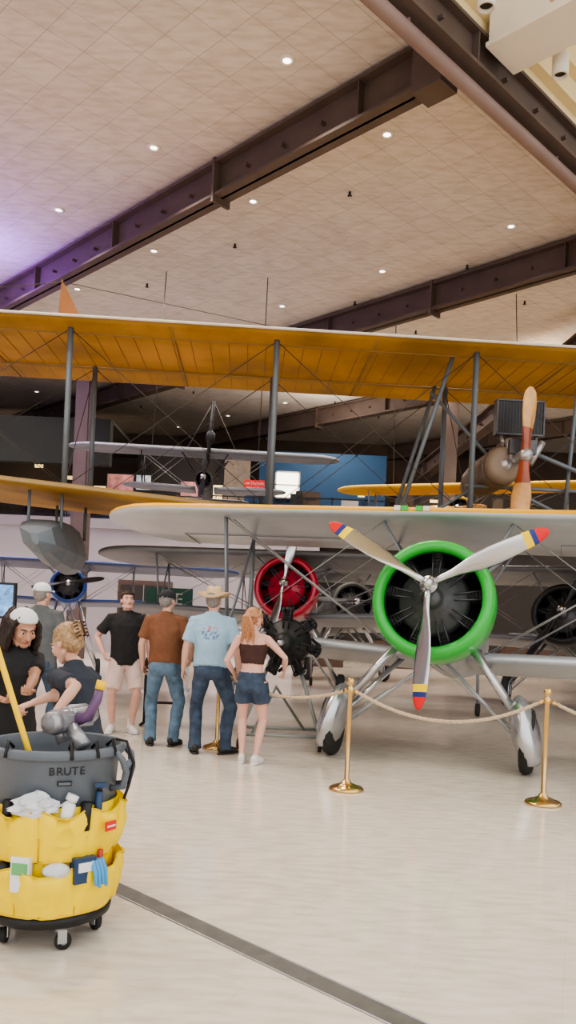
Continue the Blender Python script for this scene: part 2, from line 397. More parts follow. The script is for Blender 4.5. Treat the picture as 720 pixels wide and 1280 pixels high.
def biplane(loc,yaw,pitch,s,ground,cowlm,bodym,wtop,wbot,hs=4.35,hsl=3.7,proptips=True,blades=(30,150,270),gear=True,propm=None,name='biplane',eng=True,prop_R=1.23,chord=1.55,pants=True,wz=1.02,roll=0,ltop=None,strutm=None,cs=1.0,wx0=-1.12,wx1=1.12,zl0=-.42,propz=.03,detail=False,bs=1.0,backm=None):
    g=group(name,loc); ltop=ltop or wtop; strutm=strutm or silverd
    Mb=M4(loc,-pitch,0,yaw,s)@M4((0,0,0),0,roll,0); Ml=M4(loc,0,0,yaw,s)
    b=Bd(Mb@Matrix.Diagonal((cs,1,cs,1)))
    b.lathe([(.50,.12),(.503,.05),(.52,.008),(.555,-.012),(.59,0),(.615,.03),(.632,.09),(.637,.2),(.625,.42),(.60,.62),(.585,.62),(.60,.42),(.605,.2),(.59,.12),(.54,.1)],cowlm,axis='Y',seg=48,closed=True)
    b.done('cowling',g)
    if eng:
        b=Bd(Mb@Matrix.Diagonal((cs,1,cs,1))); b.lathe([(.001,.36),(.595,.36),(.595,.40),(.001,.40)],backm or blk,axis='Y',seg=32); radial(b,(0,.12,0),.57,9,fins,casem,backm)
        b.done('engine',g)
    b=Bd(Mb); prop(b,(0,-.26,propz),prop_R,blades,propm or chrome,proptips); b.done('propeller',g)
    b=Bd(Mb)
    ys=[.42,.7,1.1,1.7,2.3,3.0,3.8,4.6,5.3,5.6]; rx=[.50,.50,.46,.42,.39,.34,.26,.18,.1,.04]; rz=[.50,.54,.56,.55,.52,.44,.34,.25,.17,.1]; zo=[0,0,.0,.0,0,.02,.05,.09,.12,.13]
    b.tube([(0,y,z) for y,z in zip(ys,zo)],[(p*bs,q*bs) for p,q in zip(rx,rz)],bodym,20,rnd_=False)
    if bs==1:
        b.tube([(0,1.5,.45),(0,1.8,.52),(0,2.1,.50),(0,3.0,.42)],[(.05,.05),(.24,.16),(.22,.17),(.06,.05)],bodym,12)
        b.tube([(0,1.35,.58),(0,1.38,.78)],[(.2,.02),(.14,.015)],steel,8)
    wing(b,-1.5,1.5,4.75,.85,.2,.05,wtop,bodym,tip=.6)
    b.tube([(0,5.0,.2),(0,5.3,.6),(0,5.45,.95),(0,5.5,1.1)],[(.02,.45),(.02,.42),(.018,.3),(.01,.08)],bodym,12,ref=(1,0,0))
    b.done('fuselage',g)
    b=Bd(Mb); wing(b,-hs,hs,.32,chord,wz,.13,wtop,wbot,tip=.95)
    if detail:
        for x,m_ in((-.52,white),(-.44,green),(-.28,green),(-.20,white)): b.box((x,.345,wz+.035),(.07,.08,.055),m_)
        for x in(-3.6,-1.2,1.2,3.6): b.box((x,1.6,wz-.02),(.006,.5,.012),silversh)
        for q0,q1 in((-3.6,-1.2),(1.2,3.6)): b.box(((q0+q1)/2,1.35,wz-.028),(q1-q0,.008,.008),silversh)
    wing(b,-hsl,-.30,.85,chord*.86,zl0,.11,ltop,wbot,dih=.03,tip=.8,round1=False)
    wing(b,.30,hsl,.85,chord*.86,zl0,.11,ltop,wbot,dih=.03,tip=.8,round0=False)
    b.done('wings',g)
    b=Bd(Mb); zu=wz-.03
    X=hsl*.76; zl=zl0+.06+.03*X
    for sg in(-1,1):
        for (y0,y1) in((1.05,.55),(1.85,1.5)):
            b.tube([(sg*X,y0,zl),(sg*X,y1,zu)],[(.018,.045)]*2,strutm,8)
        b.tube([(sg*X,1.05,zl),(sg*X,1.5,zu)],[(.014,.03)]*2,strutm,8)
        for (y0,y1) in((.8,.55),(1.6,1.5)):
            b.tube([(sg*.33,y0,.38),(sg*.72,y1,zu)],[(.016,.035)]*2,strutm,8)
        b.tube([(sg*.33,.8,.38),(sg*.72,1.5,zu)],[(.014,.03)]*2,strutm,8)
        for dy in(0,.8):
            b.tube([(sg*.4,.9+dy,zl0),(sg*X,.55+dy,zu)],.006,wirel,4); b.tube([(sg*.42,.98+dy,zl0),(sg*(X-.05),.63+dy,zu)],.006,wirel,4)
            b.tube([(sg*.72,.6+dy,zu),(sg*X,1.05+dy,zl)],.006,wirel,4)
    b.done('struts',g)
    if gear:
        b=Bd(Ml); G=-ground/s
        for sg in(-1,1):
            wx=wx1 if sg>0 else wx0; wy=.42; wr=.34; wzc=G+wr
            b.lathe([(.001,-.09),(.16,-.085),(.2,-.07),(.27,-.075),(.32,-.06),(.34,-.02),(.34,.02),(.32,.06),(.27,.075),(.2,.07),(.16,.085),(.001,.09)],rubber,(wx,wy,wzc),'X',28)
            if pants:
                rings=[]
                for zz,a_,l0,l1 in((-.22,.105,.27,.30),(-.12,.13,.33,.42),(0,.15,.37,.52),(.14,.15,.36,.55),(.26,.13,.31,.5),(.36,.10,.24,.36),(.43,.06,.15,.2),(.46,.02,.06,.07)):
                    rg=[]
                    for k in range(20):
                        an=2*pi*k/20; yy=-math.cos(an); L=(l0 if yy<0 else l1)
                        rg.append(V((wx-sg*.22*zz+math.sin(an)*a_*(1 if yy<0 else 1-.5*yy),wy+yy*L,wzc+zz)))
                    rings.append(rg)
                b.loft(rings,pantm)
            else:
                b.lathe([(.001,-.095),(.2,-.08),(.2,.08),(.001,.095)],silver,(wx,wy,wzc),'X',20)
            top=(sg*.33,.42,-.42)
            b.tube([top,(wx-sg*.08,wy-.02,wzc+.2)],[(.05,.085),(.045,.075)],pantm,12,ref=(0,0,1))
            b.tube([(sg*.36,1.25,-.55),(wx-sg*.06,wy+.1,wzc+.1)],[(.025,.05),(.025,.05)],pantm,10,ref=(0,0,1))
            b.tube([(0,.75,-.62),(wx-sg*.1,wy+.08,wzc)],[(.02,.04),(.02,.04)],silver,8)
            b.tube([(-sg*.35,.5,-.45),(wx-sg*.06,wy,wzc+.06)],.007,wirel,4)
        yt=5.35; zt=.12-math.sin(rad(pitch))*yt
        b.tube([(0,yt-.3,zt+.1),(0,yt,G+.1)],.025,silverd,8); b.lathe([(.001,-.04),(.1,-.035),(.12,0),(.1,.035),(.001,.04)],rubber,(0,yt,G+.12),'X',16)
        b.done('landing_gear',g)
    return g
biplane((1.45,8.15,1.77),-19,11,1.0,1.77,green,silver,yelw,silver,hs=4.48,hsl=3.5,roll=1.3,ltop=silver,wx0=-1.1,wx1=.98,zl0=-.47,blades=(28,151,271),prop_R=1.25,propz=.075,strutm=silverd,detail=True)
biplane((-.07,13.3,2.02),-8,10,.86,2.02,redc,silverd,silversh,silversh,hs=4.2,blades=(80,260),proptips=False,prop_R=1.0,pants=False,wz=.75,backm=redc)
bluep=mat('blue_enamel',(.02,.06,.24),.35,0,.06,3)
biplane((-4.75,17.2,2.0),14,9,.62,2.0,bluep,bluep,bluep,mat('blue_gray_wing',(.07,.09,.17),.5),hs=6.2,hsl=3,blades=(10,190),proptips=False,pants=False,wz=.9,propm=blk)
olive=mat('dark_olive',(.05,.052,.045),.5,0,.1,3)
biplane((5.0,14.6,1.8),-25,11,.9,1.8,blk,olive,silversh,silversh,hs=4.0,hsl=3.6,blades=(60,240),proptips=False,pants=False,propm=blk)
biplane((1.6,19.5,1.9),15,11,.9,1.9,olive,olive,olive,silversh,hs=4.0,hsl=3.6,blades=(0,180),proptips=False,pants=False,propm=blk)
yl2=mat('trainer_yellow',(.72,.43,.04),.45)
biplane((4.1,19.8,4.35),-22,2,.8,4.75,yl2,yl2,yl2,yl2,hs=4.3,hsl=4.1,gear=False,blades=(0,180),proptips=False,wz=.85,propm=wood,prop_R=.9,cs=.7,bs=.8,zl0=-.2)
biplane((-2.15,19.0,4.7),4,1.5,.78,4.85,blk,blk,silversh,silversh,hs=4.25,hsl=2.6,gear=False,blades=(85,265),proptips=False,prop_R=.55,wz=.95,propm=blk,cs=.42,chord=1.1,zl0=-.15,bs=.5,strutm=blk)
b=Bd()
for x,y,z in((2.6,20.9,5.1),(5.6,19.9,5.1),(-3.5,19.5,5.4),(-.9,19.6,5.4)):
    b.tube([(x,y,z),(x*.95,y,9.8)],.012,wirem,5)
b.tube([(-2.1,19.2,5.1),(-2.0,19.2,6.6)],.05,blk,6); b.ell((-2.05,19.2,5.75),(.12,.12,.16),blk)
for x in(-2.7,-1.4): b.tube([(-2.0,19.2,6.6),(x,19.5,5.4)],.015,wirem,5)
b.done('suspension_cables')
for x,y,w_ in((1.0,25.5,1.6),(3.6,26.3,1.4),(7.8,25.5,1.8),(-3.0,25.0,1.2)):
    b=Bd(); b.box((x,y,.45),(w_,.7,.9),cab); b.box((x,y,.95),(w_+.06,.76,.08),blk); b.box((x,y-.05,1.15),(w_*.8,.4,.35),graypt); b.done('display_case',bevel=.015)

# ------------------------------------------------------------ flying boat (big amber wings)
FM=M4((0,12.15,0),0,0,3.0)
g=group('flying_boat',(0,12.15,0))
b=Bd(FM)
wing(b,-14,12,0,3.35,5.86,.16,fabtop,fabric,tip=1.2,step=.45)
def nclow(x0,x1,zc,cx,r0,r1):
    wing(b,x0,x1,0,3.2,zc,.15,fabtop,fabric,dih=.07,cx=cx,tip=1.0,step=.45,round0=r0,round1=r1)
nclow(-11,-1.0,3.13,-1.0,True,False); wing(b,-1.0,7,0,3.2,3.13,.15,fabtop,fabric,round0=False,round1=False,step=.45)
b.tube([(-14+.8,-.02,5.87),(12-.8,-.02,5.87)],.022,lebright,8)
b.done('wings',g)
b=Bd(FM)
x=-13.4
while x<11.6:
    b.tube([(x,.08,5.82),(x,.6,5.805),(x,1.6,5.82),(x,3.3,5.858)],.007,fabribs,4)
    x+=.30
for y in(.55,2.35): b.tube([(-13,y,5.81),(11,y,5.81)],.022,fabribs,6)
for x in(-5.1,-1.95,1.2,4.4): b.tube([(x,.08,5.82),(x,1.6,5.81),(x,3.3,5.85)],.02,fabtop,5)
b.done('ribs',g)
b=Bd(FM)
def lowz(x): return 3.13+(.07*(-1-x) if x<-1 else 0)
XS=[-9.9,-6.72,-3.52,-.34,2.82,6.0,9.2]
for x in XS:
    for y in(.35,2.35):
        if x<7: b.tube([(x,y,lowz(x)),(x,y,5.82)],[(.045,.07)]*2,graypt,10)
    b.tube([(x,.35,lowz(x)+.05),(x,2.35,5.8)],.007,wirem,4)
for i in range(len(XS)-2):
    a,c=XS[i],XS[i+1]
    for y in(.35,2.35):
        b.tube([(a,y,lowz(a)+.05),(c,y,5.8)],.006,wirem,4); b.tube([(c,y,lowz(c)+.05),(a,y,5.8)],.006,wirem,4)
for x0,x1 in((1.75,2.5),(4.4,4.6)):
    b.tube([(x0,.5,3.3),(x1,.6,5.8)],.035,graypt,8)
b.tube([(1.9,2.2,3.3),(2.6,2.2,5.8)],.035,graypt,8)
b.tube([(2.3,1.2,5.4),(3.4,.8,4.1)],.03,graypt,8)
for z in(3.75,): b.tube([(2.8,.6,z),(5.4,.6,z)],.03,graypt,8)
b.tube([(2.3,.6,3.3),(3.2,.8,3.9)],.03,graypt,8); b.tube([(4.5,.6,3.3),(3.3,.8,3.9)],.03,graypt,8)
b.tube([(3.4,.3,4.4),(5.6,.5,3.7)],.035,graypt,8)
b.done('struts',g)
tan=mat('nacelle_tan',(.24,.185,.14),.5,.1)
b=Bd(FM)
NX=3.28
b.lathe([(.001,-.06),(.2,-.06),(.27,-.03),(.30,.06),(.31,.3),(.31,1.1),(.26,1.6),(.12,2.2),(.01,2.4)],tan,(NX,.12,4.02),'Y',24)
b.lathe([(.315,.1),(.32,.12),(.315,.14)],steel,(NX,.12,4.02),'Y',24); b.lathe([(.001,-.1),(.07,-.09),(.09,-.06)],steel,(NX,.12,4.02),'Y',16)
b.box((3.5,.5,4.28),(.42,1.1,.22),casem)
for k in range(5): b.tube([(3.65,.1+k*.2,4.05),(3.85,.1+k*.2,4.4)],[.065,.06],steel,8); b.tube([(3.4,.1+k*.2,4.05),(3.3,.1+k*.2,4.42)],[.065,.06],steel,8)
b.box((3.6,.5,4.85),(.74,.14,.54),blk)
for z in (4.58,5.12): b.box((3.6,.5,z),(.78,.17,.025),casem)
for x in (3.22,3.98): b.box((x,.5,4.85),(.025,.17,.56),casem)
for k in range(14): b.box((3.27+k*.051,.428,4.85),(.006,.006,.5),casem)
b.tube([(3.3,.5,4.6),(3.3,.3,4.35)],.03,steel,8); b.tube([(3.9,.5,4.6),(3.8,.3,4.35)],.03,steel,8)
b.done('engine_nacelle',g)
b=Bd(FM); c=V((3.46,-.25,4.1)); Y=V((0,1,0))
b.tube([c+V((0,.1,0)),c+V((-.02,.5,.1))],.06,steel,12)
for A in(87,267):
    a=rad(A); r_=V((math.cos(a),0,math.sin(a))); T=V((-math.sin(a),0,math.cos(a))); rings=[];ms=[]
    for q,wd,th in((0,.6,.07),(.1,.62,.07),(.22,.7,.06),(.4,1.0,.045),(.6,1.2,.03),(.8,1.1,.02),(.93,.8,.014),(.99,.35,.008),(1,.1,.005)):
        be=rad(55-38*q); ch=T*math.cos(be)-Y*math.sin(be); tv=T*math.sin(be)+Y*math.cos(be)
        rings.append([c+r_*1.05*q+ch*math.cos(2*pi*k/12)*.13*wd+tv*math.sin(2*pi*k/12)*th for k in range(12)])
        ms.append(woodr if q<.4 else wood)
    b.loft(rings,ms)
b.lathe([(.001,-.1),(.09,-.09),(.1,0),(.1,.2)],steel,c,'Y',16)
b.done('propeller',g)
b=Bd(FM)
finm=mat('fin_rust',(.36,.15,.05),.6,0,.1,3)
b.add([(-3.95,1.2,5.95),(-3.9,1.2,6.9),(-3.5,1.2,6.15),(-3.4,1.2,5.95),(-3.95,1.25,5.95),(-3.9,1.25,6.9),(-3.5,1.25,6.15),(-3.4,1.25,5.95)],[[0,1,2,3],[4,7,6,5],[0,4,5,1],[1,5,6,2],[2,6,7,3],[3,7,4,0]],finm,False)
b.tube([(-3.88,1.2,6.85),(-7.4,.4,5.95)],.007,wirem,4); b.tube([(-3.88,1.2,6.85),(.2,.4,5.95)],.007,wirem,4)
b.done('skid_fin',g)
b=Bd(FM)
rings=[]
for y,w_,h_ in((-.2,.05,.08),(0,.24,.2),(.5,.30,.34),(1.2,.32,.4),(2.0,.28,.36),(2.7,.18,.2),(3.0,.05,.06)):
    rings.append([V((-3.78+w_*x_-.12*z_*h_/.4,y,2.5+h_*z_)) for x_,z_ in((-1,.9),(-1,-.3),(-.5,-.9),(0,-1.15),(.5,-.9),(1,-.3),(1,.9),(.5,1.05),(-.5,1.05))])
b.loft(rings,graypt,smooth=False)
for x in(-4.05,-3.55):
    for y in(.4,2.2): b.tube([(x,y,2.7),(x,y,3.3)],.025,graypt,8)
b.done('wing_float',g)
b=Bd(FM); rings=[]
for y,w_,z0,z1 in((-.8,.15,1.6,2.2),(-.3,.7,1.0,2.5),(1,1.2,.65,2.9),(3,1.35,.6,3.0),(6,1.2,.7,2.9),(9,.8,1.2,2.8),(12,.2,1.9,2.5)):
    rings.append([V((8.6+w_*x_,y,z0+(z1-z0)*z_)) for x_,z_ in((-1,.8),(-1,.3),(-.5,.1),(0,0),(.5,.1),(1,.3),(1,.8),(.5,1),(-.5,1))])
b.loft(rings,graypt,smooth=False)
for y in(1,4.5):
    b.box((8.6,y,.4),(2.6,.3,.8),cab)
b.done('hull',g)

# ------------------------------------------------------------ engine on stand
g=group('radial_engine_stand',(-.05,9.15,0))
b=Bd(M4((-.02,9.0,1.22),0,0,-12)); radial(b,(0,0,0),.40,7,blk,blk); b.lathe([(.03,-.3),(.035,-.05)],steel,axis='Y',seg=12,caps=True); b.done('engine',g)
b=Bd(); gt=mat('stand_gray',(.30,.32,.31),.5,.2)
E=V((-.02,9.22,1.22))
feet=[(-.50,9.0),(.42,9.0),(-.50,9.6),(.42,9.6)]
for x,y in feet:
    b.tube([(x,y,.16),(E.x+(.12 if x>0 else -.12),E.y+.05,1.1)],.022,gt,8)
    b.tube([(x,y,.16),(x,y,.1)],.015,steel,6); b.lathe([(.001,-.018),(.05,-.018),(.055,0),(.05,.018),(.001,.018)],rubber,(x,y,.056),'X',16)
for a,c in((0,1),(2,3),(0,2),(1,3)): b.tube([feet[a]+(.17,),feet[c]+(.17,)],.02,gt,8)
b.tube([(-.35,9.0,.17),(-.1,9.2,.7),(.25,9.5,.17)],.018,gt,8)
b.tube([(-.36,9.1,.6),(.2,9.1,.6)],.018,gt,8)
b.lathe([(.2,-.02),(.2,.03),(.001,.03)],gt,(E.x,E.y+.08,E.z),'Y',20)
b.done('stand',g)
b=Bd(); 
for x in(-1.85,-1.4): b.tube([(x,10.6,.02),(x,10.6,.75)],.018,blk,8); b.tube([(x,10.35,.03),(x,10.85,.03)],.02,blk,8)
b.tube([(-1.85,10.6,.75),(-1.4,10.6,.75)],.018,blk,8); b.tube([(-1.85,10.6,.3),(-1.4,10.6,.3)],.018,blk,8); b.box((-1.62,10.55,.8),(.5,.34,.03),blk,Matrix.Rotation(rad(25),3,'X')); b.done('exhibit_lectern')

# ------------------------------------------------------------ stanchions and ropes
SP=[(-.74,8.98),(.58,7.08),(2.25,6.85),(4.1,6.5)]
for x,y in SP:
    b=Bd(); b.lathe([(.001,0),(.155,0),(.155,.015),(.14,.03),(.09,.045),(.045,.065),(.03,.09),(.021,.10),(.021,.86),(.032,.865),(.032,.905),(.021,.91),(.021,.93),(.034,.945),(.036,.965),(.028,.985),(.001,.995)],brass,(x,y,0),seg=28); 
    for a in(0,pi): b.tube([(x,y,.885),(x+.05*math.cos(a),y,.885)],.009,brass,6)
    b.done('stanchion',loc=(x,y,0))
for (a,c,sag) in((0,1,.16),(1,2,.22),(2,3,.22)):
    p0=V(SP[a]+(.875,)); p1=V(SP[c]+(.875,)); d=(p1-p0).normalized()*.05; P=bez(p0+d,p1-d,sag,60)
    b=Bd()
    for st in range(3):
        pts=[]
        for i,p in enumerate(P):
            an=i*1.15+st*2*pi/3; sd=V((-d.y,d.x,0)).normalized()
            pts.append(p+sd*math.cos(an)*.0085+V((0,0,1))*math.sin(an)*.0085)
        b.tube(pts,.0095,ropem,6,ref=(0,0,1))
    b.tube([P[0]-d*.4,P[1]],.017,brass,10); b.tube([P[-2],P[-1]+d*.4],.017,brass,10)
    b.done('barrier_rope')

# ------------------------------------------------------------ janitor cart
CX,CY=-1.045,3.7
gb=mat('bin_gray',(.115,.135,.16),.5,0,.08,8,bump=.05)
yb=mat('caddy_yellow',(.95,.68,.0),.45,0,.06,6,bump=.25,bscale=18)
ybd=mat('caddy_yellow_seam',(.75,.50,.0),.55)
g=group('cleaning_cart',(CX,CY,0))
b=Bd(Matrix.Translation((CX,CY,0)))
b.lathe([(.001,.135),(.235,.135),(.245,.15),(.287,.835),(.290,.84),(.308,.843),(.314,.85),(.314,.872),(.308,.882),(.296,.886),(.288,.878),(.281,.82),(.235,.17),(.001,.165)],gb,seg=64)
for a in(rad(-2),rad(178)):
    c=V((math.cos(a),math.sin(a),0)); t=V((-c.y,c.x,0))
    for sg in(1,-1):
        b.tube([c*.30+t*.09*sg+V((0,0,.86)),c*.33+t*.085*sg+V((0,0,.83)),c*.345+t*.06*sg+V((0,0,.77)),c*.33+t*.05*sg+V((0,0,.70)),c*.275+t*.05*sg+V((0,0,.69))],.016,gb,8)
    b.tube([c*.34-t*.075+V((0,0,.79)),c*.345+V((0,0,.80)),c*.34+t*.075+V((0,0,.79))],.016,gb,8)
    b.tube([c*.33-t*.05+V((0,0,.70)),c*.33+t*.05+V((0,0,.70))],.015,gb,8)
b.done('bin',g)
b=Bd(Matrix.Translation((CX,CY,0)))
b.lathe([(.001,.105),(.255,.105),(.275,.115),(.28,.14),(.275,.16),(.255,.165),(.25,.135),(.001,.135)],blk,seg=40)
for k in range(5):
    a=2*pi*k/5+rad(-62); x=math.cos(a)*.22;y=math.sin(a)*.22
    b.tube([(x,y,.11),(x,y,.085)],.02,steel,8)
    R=Matrix.Rotation(a+.6*k,3,'Z')
    for sg in(-1,1): b.box(V((x,y,.065))+R@V((sg*.02,.01,0)),(.004,.04,.06),steel,R)
    Mo=b.M; b.M=Mo@Matrix.Translation((x,y,.0385))@R.to_4x4()
    b.lathe([(.001,-.016),(.022,-.016),(.024,-.01),(.035,-.013),(.0385,0),(.035,.013),(.024,.01),(.022,.016),(.001,.016)],rubber,(0,.018,0),'X',18); b.lathe([(.001,-.018),(.014,-.018),(.014,.018),(.001,.018)],steel,(0,.018,0),'X',10)
    b.M=Mo
b.done('dolly',g)
def caddy(z0,z1,R0,R1,bulge,npk,ph):
    seg=144; rings=[]
    for i,f in enumerate((0,.12,.3,.5,.7,.88,1.0)):
        ring=[]
        for k in range(seg):
            a=2*pi*k/seg; q=abs(math.sin(a*npk/2+ph)); bl=bulge*(q**.5)*math.sin(pi*min(1,.15+f*.62))
            wv=noise.noise(V((math.cos(a)*5,math.sin(a)*5,f*4+z0*9)))*.016+noise.noise(V((math.cos(a)*14,math.sin(a)*14,f*3+z0*9)))*.008
            r=R0+(R1-R0)*f+bl+wv
            z=z0+(z1-z0)*f-(.035*(q**1.5) if f==1 else 0)
            ring.append(V((math.cos(a)*r,math.sin(a)*r,z)))
        rings.append(ring)
    b.loft(rings,yb,caps=False)
    b.loft([rings[-1],[V((p.x*.985,p.y*.985,p.z)) for p in rings[-1]],[V((p.x*.97,p.y*.97,p.z-.12)) for p in rings[-1]]],yb,caps=False)
    for k in range(npk):
        a=(k*pi-ph)*2/npk; rr=[(R0+.006),(R1+.004)]
        b.tube([(math.cos(a)*rr[0],math.sin(a)*rr[0],z0),(math.cos(a)*rr[1],math.sin(a)*rr[1],z1)],.004,ybd,5)
    b.tube([rings[0][k%seg] for k in range(0,seg+4,4)],.006,ybd,5)
    b.tube([rings[-1][k%seg] for k in range(0,seg+2,2)],.0045,ybd,5)
b=Bd(Matrix.Translation((CX,CY,0)))
b.lathe([(.262,.17),(.272,.40),(.286,.64),(.290,.64),(.276,.40),(.266,.17)],yb,seg=64,closed=True)
caddy(.41,.635,.280,.305,.036,9,.4); caddy(.17,.385,.276,.302,.036,7,.1)
b.lathe([(.25,.15),(.283,.17),(.283,.19)],yb,seg=48)
b.done('caddy_bag',g)
def AR(a,r,z): return V((math.cos(rad(a))*r,math.sin(rad(a))*r,z))
for i,ch in enumerate('BRUTE'):
    aa=-77+i*6.6; p_=V((CX,CY,0))+AR(aa,.2855,.795)
    textobj(ch,.05,Matrix.Translation(p_)@Euler((rad(86.5),0,rad(aa+90))).to_matrix().to_4x4(),blk,'lettering',g,.003)
b=Bd(Matrix.Translation((CX,CY,0)))
b.box(AR(-30,.352,.55),(.065,.006,.04),rband,Matrix.Rotation(rad(60),3,'Z')); b.box(AR(-30,.356,.55),(.05,.004,.008),white,Matrix.Rotation(rad(60),3,'Z'))
b.box(AR(-66,.285,.745),(.06,.010,.020),blk,Matrix.Rotation(rad(24),3,'Z')); b.box(AR(-66,.289,.745),(.05,.006,.010),gb,Matrix.Rotation(rad(24),3,'Z')); b.done('label',g)
pw=mat('plastic_white',(.75,.76,.78),.35); pbag=mat('plastic_bag',(.62,.64,.68),.3,0,.15,20,bump=.6,bscale=40)
pbl=mat('glove_blue',(.08,.33,.62),.4); pgr=mat('box_green',(.15,.42,.16),.5); prd=mat('box_red',(.5,.05,.04),.5); navyp=mat('bottle_navy',(.02,.05,.12),.4)
b=Bd(Matrix.Translation((CX,CY,0))@Matrix.Rotation(rad(18),4,'Z'))
rings=[]
for i in range(14):
    f=i/13; ring=[]
    for k in range(28):
        a=2*pi*k/28; r=(.07*math.sin(pi*min(1,f*.9+.1))+.004)*(1+.9*noise.noise(V((math.cos(a)*2.5,math.sin(a)*2.5,f*6))))
        ring.append(AR(-106,.298,.60+.115*f)+V((math.cos(a)*r*1.25,math.sin(a)*r*.5,.012*noise.noise(V((k*.7,f*5,1))))))
    rings.append(ring)
b.loft(rings,pbag,smooth=False)
b.tube([AR(-84,.298,.54),AR(-80,.305,.66),AR(-79,.308,.675)],[.028,.028,.012],pw,12); b.tube([AR(-79,.308,.675),AR(-77,.31,.70)],[.026,.026],pw,10)
b.tube([AR(-54,.298,.54),AR(-53,.303,.70)],[.020,.016],navyp,10); b.tube([AR(-53,.303,.70),AR(-52,.303,.73)],[.012,.012],blk,8); b.box(AR(-54,.315,.73),(.05,.02,.02),navyp)
b.tube([AR(-66,.298,.54),AR(-65,.305,.66)],.024,blk,10)
b.tube([AR(-132,.298,.54),AR(-130,.31,.67)],.02,blk,10)
Rz=Matrix.Rotation(rad(-28),3,'Z')
b.box(AR(-116,.300,.36),(.085,.03,.15),pw,Rz); b.box(AR(-116,.318,.385),(.07,.004,.05),pgr,Rz)
b.ell(AR(-88,.300,.375),(.06,.03,.035),pbag,12,8); b.box(AR(-66,.303,.37),(.10,.05,.11),navyp,Matrix.Rotation(rad(24),3,'Z')); b.box(AR(-66,.331,.385),(.07,.006,.04),pw,Matrix.Rotation(rad(24),3,'Z'))
b.ell(AR(-135,.300,.37),(.05,.03,.035),blk,10,6)
for k in range(4): 
    a=-60+k*3.0; b.tube([AR(a,.325,.40),AR(a,.348,.36),AR(a,.358,.31-.012*(k%2))],[.012,.011,.008],pbl,7,rnd_=True)
b.tube([AR(-50,.305,.35),AR(-50,.31,.44)],.012,prd,8)
b.done('supplies',g)
b=Bd(); yh=mat('handle_yellow',(.90,.58,.01),.4)
b.tube([(-.92,3.55,.28),(-1.115,3.47,.92),(-1.33,3.38,1.62)],.0135,yh,10); b.tube([(-.92,3.55,.28),(-.91,3.555,.22)],.03,blk,8); b.tube([(-1.33,3.38,1.62),(-1.336,3.378,1.64)],.015,blk,8); b.done('broom_handle',g)
b=Bd()
for a in(-62,-40,-115,-20):
    p=V((CX,CY,0))+AR(a,.300,.87); b.tube([p+V((0,0,-.02))+AR(a,.02,0),p+V((0,0,.05)),p+V((0,0,.02))-AR(a,.03,0)],.008,blk,6)
p=V((CX,CY,0)); b.tube([p+AR(-5,.28,.91),p+AR(-4,.33,.90),p+AR(-3,.365,.80),p+AR(-5,.35,.70),p+AR(-8,.335,.64)],.007,blk,6)
b.tube([p+AR(-150,.29,.9),p+AR(-152,.335,.88),p+AR(-154,.35,.7),p+AR(-156,.33,.64)],.006,blk,6)
b.done('straps',g)
vs_=mat('vacuum_silver',(.36,.36,.39),.3,.5); vp=mat('vacuum_purple',(.13,.07,.16),.35); vc=mat('vacuum_clear',(.20,.20,.22),.15,0,.1,5)
b=Bd(M4((CX+.09,CY-.02,.985),0,0,-25))
b.tube([(-.02,-.12,0),(-.02,.02,.01)],[.055,.055],vc,20,rnd_=True); b.tube([(-.02,-.16,0),(-.02,-.12,0)],[.045,.058],vs_,20)
for k in range(8):
    a=2*pi*k/8; b.tube([(-.02+math.cos(a)*.045,-.02,.01+math.sin(a)*.045),(-.02+math.cos(a)*.047,.09,.01+math.sin(a)*.047)],[.018,.013],vs_,8,rnd_=True)
b.tube([(-.02,.02,.01),(-.02,.12,.015)],[.05,.045],vs_,18,rnd_=True)
b.tube([(-.03,.10,.03),(-.10,.16,-.0),(-.17,.2,-.04)],[.028,.02,.018],vs_,12,rnd_=True)
b.tube([(-.17,.2,-.04),(-.19,.22,-.09)],[.03,.035],vs_,12,rnd_=True)
b.tube([(.0,-.02,.0),(.09,-.02,.03),(.115,.0,.10),(.12,.01,.15)],[.03,.026,.022,.020],vp,12)
b.tube([(.12,.01,.15),(.125,.02,.19)],[.022,.024],yh,12)
b.tube([(.03,-.06,-.02),(.11,-.07,-.10)],[.03,.035],vs_,12)
b.tube([(-.06,-.05,-.03),(-.03,-.04,-.1)],[.03,.03],vs_,12)
b.done('handheld_vacuum',g)

